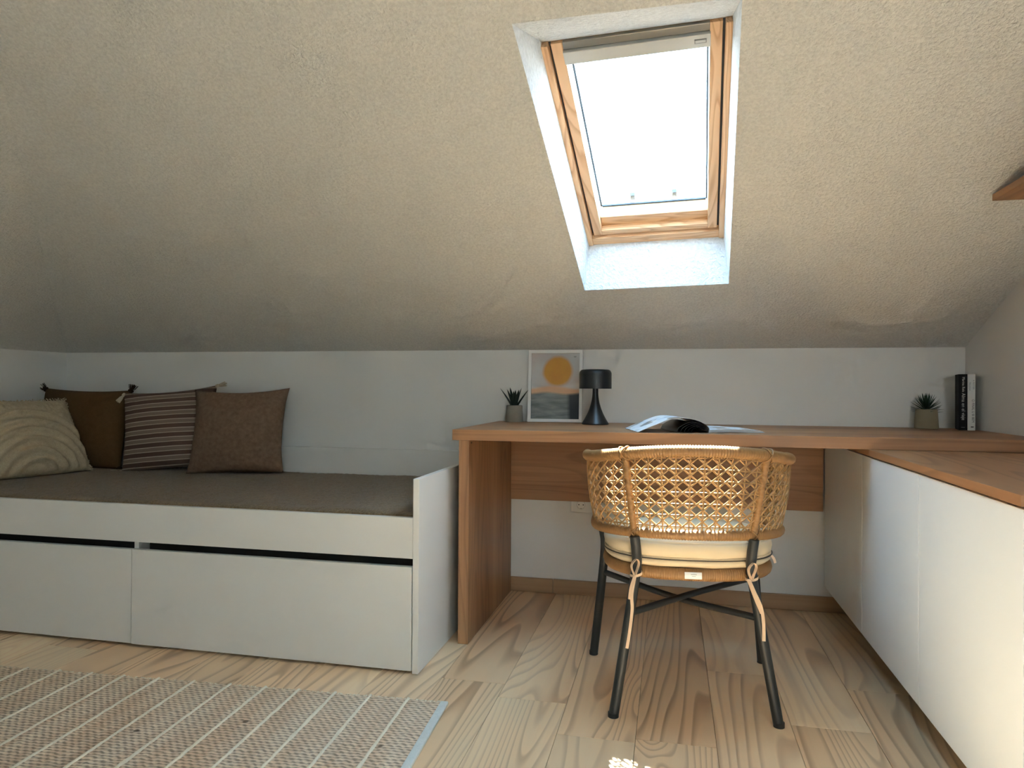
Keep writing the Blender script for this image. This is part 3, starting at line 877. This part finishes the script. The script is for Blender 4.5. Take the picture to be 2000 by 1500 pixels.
# ties around the rear legs
def tie(sx):
    t = empty('tie'); t.parent = cush
    lx, ly = sx*.1555, -.181
    zt = .380
    b = MB()
    loop = [(lx+.0165*math.cos(a), ly+.0165*math.sin(a), zt+.004*math.sin(a+1)) for a in [2*math.pi*k/24 for k in range(25)]]
    b.ribbon(loop, (0,0,1), .007).build('knot_band', M['tie'], t)
    bow = spline([(lx-.006,ly-.018,zt),(lx-.014,ly-.026,zt+.028),(lx-.002,ly-.028,zt+.046),(lx+.006,ly-.026,zt+.036),(lx-.003,ly-.021,zt+.004)],8)
    MB().ribbon(bow, (.6,-1,.1), .009).build('bow_loop', M['tie'], t)
    if sx < 0:
        p1 = [(lx-.004,ly-.02,zt),(lx-.013,ly-.034,zt-.05),(lx-.012,ly-.038,zt-.09),(lx-.019,ly-.042,zt-.150),(lx-.026,ly-.046,zt-.192)]
        p2 = [(lx-.005,ly-.02,zt-.002),(lx-.015,ly-.03,zt-.03),(lx-.020,ly-.034,zt-.062)]
    else:
        p1 = [(lx-.012,ly-.02,zt),(lx+.000,ly-.034,zt-.03),(lx+.016,ly-.040,zt-.068),(lx+.022,ly-.042,zt-.11),(lx+.022,ly-.046,zt-.155)]
        p2 = [(lx-.014,ly-.018,zt+.0),(lx+.002,ly-.03,zt-.045),(lx+.018,ly-.036,zt-.085)]
    MB().ribbon(spline(p1,8), (1,-.3,.2), .0085).build('tail', M['tie'], t)
    MB().ribbon(spline(p2,8), (1,-.4,.2), .0075).build('tail', M['tie'], t)
for sx in (-1,1): tie(sx)

# ================================================================ THINGS ON THE DESK
ZD = .7484
# table lamp
lamp = tag(empty('table_lamp', (-.300, 2.895, ZD)), 'matt black mushroom table lamp with drum shade beside the picture', 'lamp')
prof = [(.0005,0),(.052,0),(.0545,.0015),(.055,.004)]
for k in range(1, 17):
    w = k/16; prof.append((.055 + (.0115-.055)*(1-(1-w)**2.1), .004+.136*w))
prof += [(.0112,.150)]
MB().lathe(prof, sides=48, cap0=True).build('base', M['lamp_black'], lamp, auto=40)
sh = [(.060,.1455),(.0655,.1455),(.0655,.205)]
for k in range(1,9):
    a = math.pi/2*k/8; sh.append((.0655-.014*(1-math.cos(a)), .205+.018*math.sin(a)))
sh += [(.03,.2245),(.0005,.2248)]
MB().lathe(sh, sides=48, cap0=False).build('shade', M['lamp_black'], lamp, auto=40)
MB().lathe([(.0005,.1995),(.0635,.1995),(.0635,.1462),(.060,.1455)], sides=48, cap0=False, cap1=False).build('shade_inside', M['lamp_black'], lamp, auto=40)
MB().lathe([(.004,.149),(.004,.2)], sides=12).build('stem', M['lamp_black'], lamp)

# framed print, leaning on the wall
pic = tag(empty('picture_frame', (-.4905, 3.034, ZD)), 'white framed print of an ochre sun over grey hills', 'picture')
PWd, PHt, PB = .238, .314, .0135
n = NT('sun_print'); co = n.coords(); sp = n.node('ShaderNodeSeparateXYZ'); n.l(co, sp.inputs[0])
X_, Z_ = sp.outputs[0], sp.outputs[2]
nz = n.noise(co, 18, 3); 
dx = n.math('SUBTRACT', X_, .010); dz = n.math('SUBTRACT', Z_, .222)
d = n.math('SQRT', n.math('ADD', n.math('MULTIPLY', dx, dx), n.math('MULTIPLY', dz, dz)))
d = n.math('ADD', d, n.math('MULTIPLY', n.math('SUBTRACT', nz, .5), .012))
sky_c = n.mix(n.ramp(n.noise(co, 9, 2), [(.35,0.0),(.65,1.0)]), lin(206,194,190), lin(206,206,204))
sun_c = n.mix(nz, lin(214,164,62), lin(206,140,66))
col = n.mix(n.ramp(n.math('MULTIPLY', d, 10.0), [(.56,1.0),(.72,0.0)]), sky_c, sun_c)
def below(height):  # mask where Z < height(x)
    return n.ramp(n.math('MULTIPLY_ADD', n.math('SUBTRACT', height, Z_), 90.0, .5, clamp=True), [(0.0,0.0),(1.0,1.0)])
h1 = n.math('MULTIPLY_ADD', n.math('SINE', n.math('MULTIPLY_ADD', X_, 26.0, 1.9)), .007, .150)
h0 = n.math('MULTIPLY_ADD', n.math('SINE', n.math('MULTIPLY_ADD', X_, 22.0, -1.0)), .012, .158)
h2 = n.math('MULTIPLY_ADD', n.math('SINE', n.math('MULTIPLY_ADD', X_, 34.0, 2.9)), .004, .125)
col = n.mix(n.math('MULTIPLY', below(h0), .55), col, lin(228,222,216))
col = n.mix(below(h1), col, n.mix(nz, lin(222,176,140), lin(236,196,158)))
st = n.noise(n.coords(scale=(10,1,60), rot=(0,.35,0)), 1.0, 3)
hill = n.mix(n.ramp(st, [(.35,0.0),(.65,1.0)]), lin(104,112,114), lin(146,154,152))
col = n.mix(below(h2), col, hill)
dk = n.math('MULTIPLY', n.ramp(n.math('MULTIPLY_ADD', n.math('SUBTRACT', X_, n.math('MULTIPLY_ADD', Z_, -.05, .062)), 60.0, .5, clamp=True), [(0.0,0.0),(1.0,1.0)]), below(h2))
col = n.mix(dk, col, lin(44,48,54))
n.color(col); n.set(Roughness=.6); M['print'] = n.m
LEAN = math.atan2(.026, PHt); pic.rotation_euler = (-LEAN, 0, 0)
for nm, x0,x1,z0,z1 in (('frame_rail',-PWd/2,PWd/2,0,PB),('frame_rail',-PWd/2,PWd/2,PHt-PB,PHt),('frame_stile',-PWd/2,-PWd/2+PB,PB,PHt-PB),('frame_stile',PWd/2-PB,PWd/2,PB,PHt-PB)):
    MB().box(x0,x1,-.006,.012,z0,z1).build(nm, M['white_frame'], pic, bevel=.001)
pr_ = MB().box(-PWd/2+PB,PWd/2-PB,.003,.005,PB,PHt-PB).build('print', M['print'], pic)
for k, (w, zz) in enumerate(((.012,.286),(.008,.282))):
    MB().box(.085-w/2,.085+w/2,.0025,.003,zz,zz+.0018).build('caption', M['ink_grey'], pr_)
MB().box(-PWd/2+.004,PWd/2-.004,.0055,.011,.004,PHt-.004).build('backing', M['paper'], pic)

# left potted plant: five-leaf dark aloe in a concrete pot
def leaf(b, base, ang, tilt, length, width, curl=.3, n_=8):
    dirh = Vector((math.cos(ang), math.sin(ang), 0)); side = Vector((-math.sin(ang), math.cos(ang), 0)); base = Vector(base)
    p = base.copy(); vs = []; t = tilt
    for k in range(n_+1):
        w = k/n_
        ww = width*(1-w)**.75*(.75+.5*w) if w < 1 else 0.0003
        up = Vector((0,0,1)); dr = dirh*math.cos(t)+up*math.sin(t); nn = up*math.cos(t)-dirh*math.sin(t)
        vs += [p-side*ww/2+nn*ww*.12, p-nn*ww*.18, p+side*ww/2+nn*ww*.12, p+nn*ww*.05]
        p = p+dr*length/n_; t += curl/n_
    fs = []
    for k in range(n_):
        for q in range(4):
            q2 = (q+1) % 4; fs.append((k*4+q, k*4+q2, (k+1)*4+q2, (k+1)*4+q))
    fs += [(3,2,1,0), tuple(n_*4+q for q in range(4))]
    return b.add(vs, fs)
pa = tag(empty('potted_plant', (-.662, 3.005, ZD)), 'spiky dark aloe in a grey concrete pot left of the framed print', 'plant', 'small potted plants on the desk')
MB().lathe([(.0005,0),(.037,0),(.0385,.003),(.0345,.070),(.033,.072),(.0315,.072),(.031,.062)], sides=28, cap1=False).build('pot', M['concrete'], pa, auto=35)
MB().lathe([(.0005,.060),(.031,.062)], sides=20, cap0=False, cap1=False).build('soil', M['soil'], pa)
rl = random.Random(4)
for ang, tilt, ln in ((3.05,1.02,.105),(-.15,1.0,.098),(2.4,1.32,.094),(.75,1.30,.092),(-.9,1.18,.088),(4.1,1.2,.09),(1.6,1.42,.08),(-1.6,1.45,.075)):
    leaf(MB(), (.007*math.cos(ang),.007*math.sin(ang),.060), ang, tilt, ln, .027, -.12).build('leaf', M['leaf_dark'], pa)
# right potted plant: bushy haworthia
pb = tag(empty('potted_plant', (.957, 3.000, ZD)), 'bushy green succulent in a beige pot beside the two books', 'plant', 'small potted plants on the desk')
MB().lathe([(.0005,0),(.0395,0),(.042,.003),(.0405,.030),(.0375,.073),(.0355,.075),(.0345,.074),(.034,.064)], sides=28, cap1=False).build('pot', M['clay'], pb, auto=35)
MB().lathe([(.0005,.064),(.034,.066)], sides=20, cap0=False, cap1=False).build('soil', M['soil'], pb)
for k in range(54):
    w = k/53; ang = k*2.39996; tilt = -.12+1.5*w**.9
    leaf(MB(), (.006*math.cos(ang),.006*math.sin(ang),.066+.024*w), ang, tilt, .057-.008*w+rl.uniform(-.004,.004), .0105, .25, 5).build('leaf', M['leaf_green'], pb)

# books
def text_mesh(body, size, mat, parent, loc, name='lettering', sx=1.0):
    cu = bpy.data.curves.new('txt', 'FONT'); cu.body = body; cu.size = size; cu.align_x = 'LEFT'; cu.align_y = 'CENTER'; cu.extrude = .00015
    to = bpy.data.objects.new('txt', cu); C.objects.link(to)
    bpy.context.view_layer.update()
    me = bpy.data.meshes.new_from_object(to.evaluated_get(bpy.context.evaluated_depsgraph_get()))
    bpy.data.objects.remove(to); bpy.data.curves.remove(cu)
    # reads downwards on the spine that faces the camera (-Y)
    R = Matrix.Translation(loc) @ Matrix.Rotation(math.radians(90),4,'X') @ Matrix.Rotation(math.radians(-90),4,'Z') @ Matrix.Diagonal((sx,1,1,1))
    me.transform(R)
    me.materials.clear(); o = obj(name, me, mat, parent); return o
def book(x0, x1, h, d, cover, label, yf=2.918):
    t = tag(empty('book', ((x0+x1)/2, yf+d/2, ZD)), label, 'book', 'books standing in the corner')
    w = x1-x0
    MB().box(-w/2,w/2,-d/2,-d/2+.002,0,h).build('spine', cover, t, bevel=.0006)
    for s in (-1,1): MB().box(s*w/2-(.0018 if s>0 else 0), s*w/2+(0 if s>0 else .0018), -d/2+.002,d/2,0,h).build('cover', cover, t)
    MB().box(-w/2+.0018,w/2-.0018,-d/2+.002,d/2-.003,.002,h-.002).build('pages', M['paper'], t)
    return t
bk = book(1.043,1.0705,.207,.120,M['book_black'],'black-spined paperback with white lettering, left of the pair')
text_mesh('Marina Reis', .0125, M['ink_white'], bk, (.001,-.0602,.197), sx=.95)
text_mesh('Alma en el viaje', .0160, M['ink_white'], bk, (.001,-.0602,.137), sx=.98)
MB().box(-.006,.006,-.0605,-.0599,.010,.0116).build('publisher_mark', M['ink_grey'], bk)
bw = book(1.071,1.0950,.207,.120,M['book_white'],'white-spined paperback with black lettering, right of the pair')
text_mesh('A MISTERI', .0080, M['ink_grey'], bw, (.0065,-.0602,.186))
text_mesh('TRILOGIA', .0080, M['ink_grey'], bw, (-.0055,-.0602,.178), sx=.9)
text_mesh('O FINAL U BI BEM', .0112, M['ink'], bw, (.005,-.0602,.114), sx=.95)
MB().box(-.002,.007,-.0605,-.0599,.011,.0145).build('publisher_mark', M['ink'], bw)

PIV = Vector((1.06, 2.93, 0)); RB = Matrix.Rotation(math.radians(-14), 4, 'Z')
for o_ in (bk, bw):
    o_.location = PIV + (RB @ (o_.location - PIV)); o_.rotation_euler = (0, 0, math.radians(-14))

# open magazine with one side rolled up
mag = tag(empty('magazine', (.075, 2.56, ZD), math.radians(14)), 'open glossy magazine with its left pages arched up on the desk', 'magazine')
n = NT('magazine_page'); co = n.coords(); 
br_ = n.node('ShaderNodeTexBrick'); br_.inputs['Scale'].default_value = 9; br_.inputs['Mortar Size'].default_value = .06
br_.inputs['Color1'].default_value = (.62,.70,.80,1); br_.inputs['Color2'].default_value = (.80,.82,.86,1); br_.inputs['Mortar'].default_value = (.88,.88,.86,1)
br_.inputs['Brick Width'].default_value = .62; br_.inputs['Row Height'].default_value = .42
n.l(co, br_.inputs['Vector'])
vo = n.node('ShaderNodeTexVoronoi'); vo.inputs['Scale'].default_value = 13; n.l(co, vo.inputs['Vector'])
sel = n.ramp(n.noise(co, 16, 2), [(.56,0.0),(.60,1.0)])
pc = n.mix(n.noise(co, 45, 3), lin(150,120,70), lin(86,84,88))
n.color(n.mix(n.math('MULTIPLY', sel, .8), br_.outputs['Color'], pc)); n.set(Roughness=.32); M['page'] = n.m
M['page_dark'] = plain('dark_photo_page', (.012,.012,.013), .28, vary=.3, nscale=20)
MD = .115     # half depth
def sheet(prof, mat, name, th=.0012, y0=-MD, y1=MD, skew=0.0):
    b = MB(); n_ = len(prof); vs = []
    for y in (y0, y1):
        for k, (x, z) in enumerate(prof): vs.append((x+skew*(y-y0), y, z))
        for k, (x, z) in enumerate(prof): vs.append((x+skew*(y-y0), y, z+th))
    fs = []
    N2 = 2*n_
    for k in range(n_-1):
        fs += [(k,k+1,N2+k+1,N2+k), (n_+k,N2+n_+k,N2+n_+k+1,n_+k+1), (k,n_+k,n_+k+1,k+1), (N2+k,N2+k+1,N2+n_+k+1,N2+n_+k)]
    fs += [(0,N2,N2+n_,n_), (n_-1,2*n_-1,N2+2*n_-1,N2+n_-1)]
    return b.add(vs, fs).build(name, mat, mag, auto=40)
arch = [(p.x, p.y) for p in spline([Vector((-.215,.0006,0)),Vector((-.155,.026,0)),Vector((-.095,.047,0)),Vector((-.040,.046,0)),Vector((.000,.034,0)),Vector((.022,.016,0)),Vector((.026,.004,0))],8)]
sheet(arch, M['page'], 'arched_page')
for k in range(5):
    s = 1-.12*(k+1)/2
    pf = [(p.x, p.y) for p in spline([Vector((-.085+.012*k,.0006,0)),Vector((-.075+.012*k,.018-.001*k,0)),Vector((-.040+.008*k,.034-.004*k,0)),Vector((-.006,.030-.0045*k,0)),Vector((.016,.013-.002*k,0)),Vector((.021,.003,0))],8)]
    sheet(pf, M['page_dark'], 'rolled_page', .0010)
for k in range(6):
    w = .002*k
    pf = [(.022+.0, .0004+.0016*k), (.06,.0008+.0018*k+.001), (.12,.0004+.0017*k+.0016), (.17,.0004+.0014*k), (.212-w,.0002+.0011*k)]
    sheet([(p.x,p.y) for p in spline([Vector((a,c,0)) for a,c in pf],6)], M['page'] if k == 5 else M['paper'], 'flat_page', .0009)

# ================================================================ SOCKET ON THE WALL
so_ = tag(empty('wall_socket', (-.369, Y0-.0005, .383)), 'white double wall socket half hidden under the desk panel', 'socket')
MB().box(-.052,.052,-.008,0,-.026,.040).build('plate', M['socket'], so_, bevel=.002)
for cx in (-.008,):
    b = MB().lathe([(.0195,0),(.0195,.0085),(.018,.009),(.018,.0082),(.0175,.004),(.0005,.004)], sides=28, cap0=False, cap1=False)
    b.v = [(x+cx, -z, y+.008) for x,y,z in b.v]; b.build('insert', M['socket'], so_, auto=30)
    b = MB().lathe([(.0182,.0084),(.0176,.0086)], sides=28, cap0=False, cap1=False)
    b.v = [(x+cx, -z-.0006, y+.008) for x,y,z in b.v]; b.build('seam', M['dark_plastic'], so_)
    for hx in (-.0095,.0095):
        b = MB().lathe([(.0026,0),(.0026,.0046)], sides=10); b.v = [(x+cx+hx, -z-.0042, y+.008) for x,y,z in b.v]; b.build('pin_hole', M['dark_plastic'], so_)
    for hz in (-.0165,.0165):
        MB().box(cx-.003,cx+.003,-.0095,-.004,.008+hz-.0015,.008+hz+.0015).build('earth_clip', M['grey_metal'], so_)
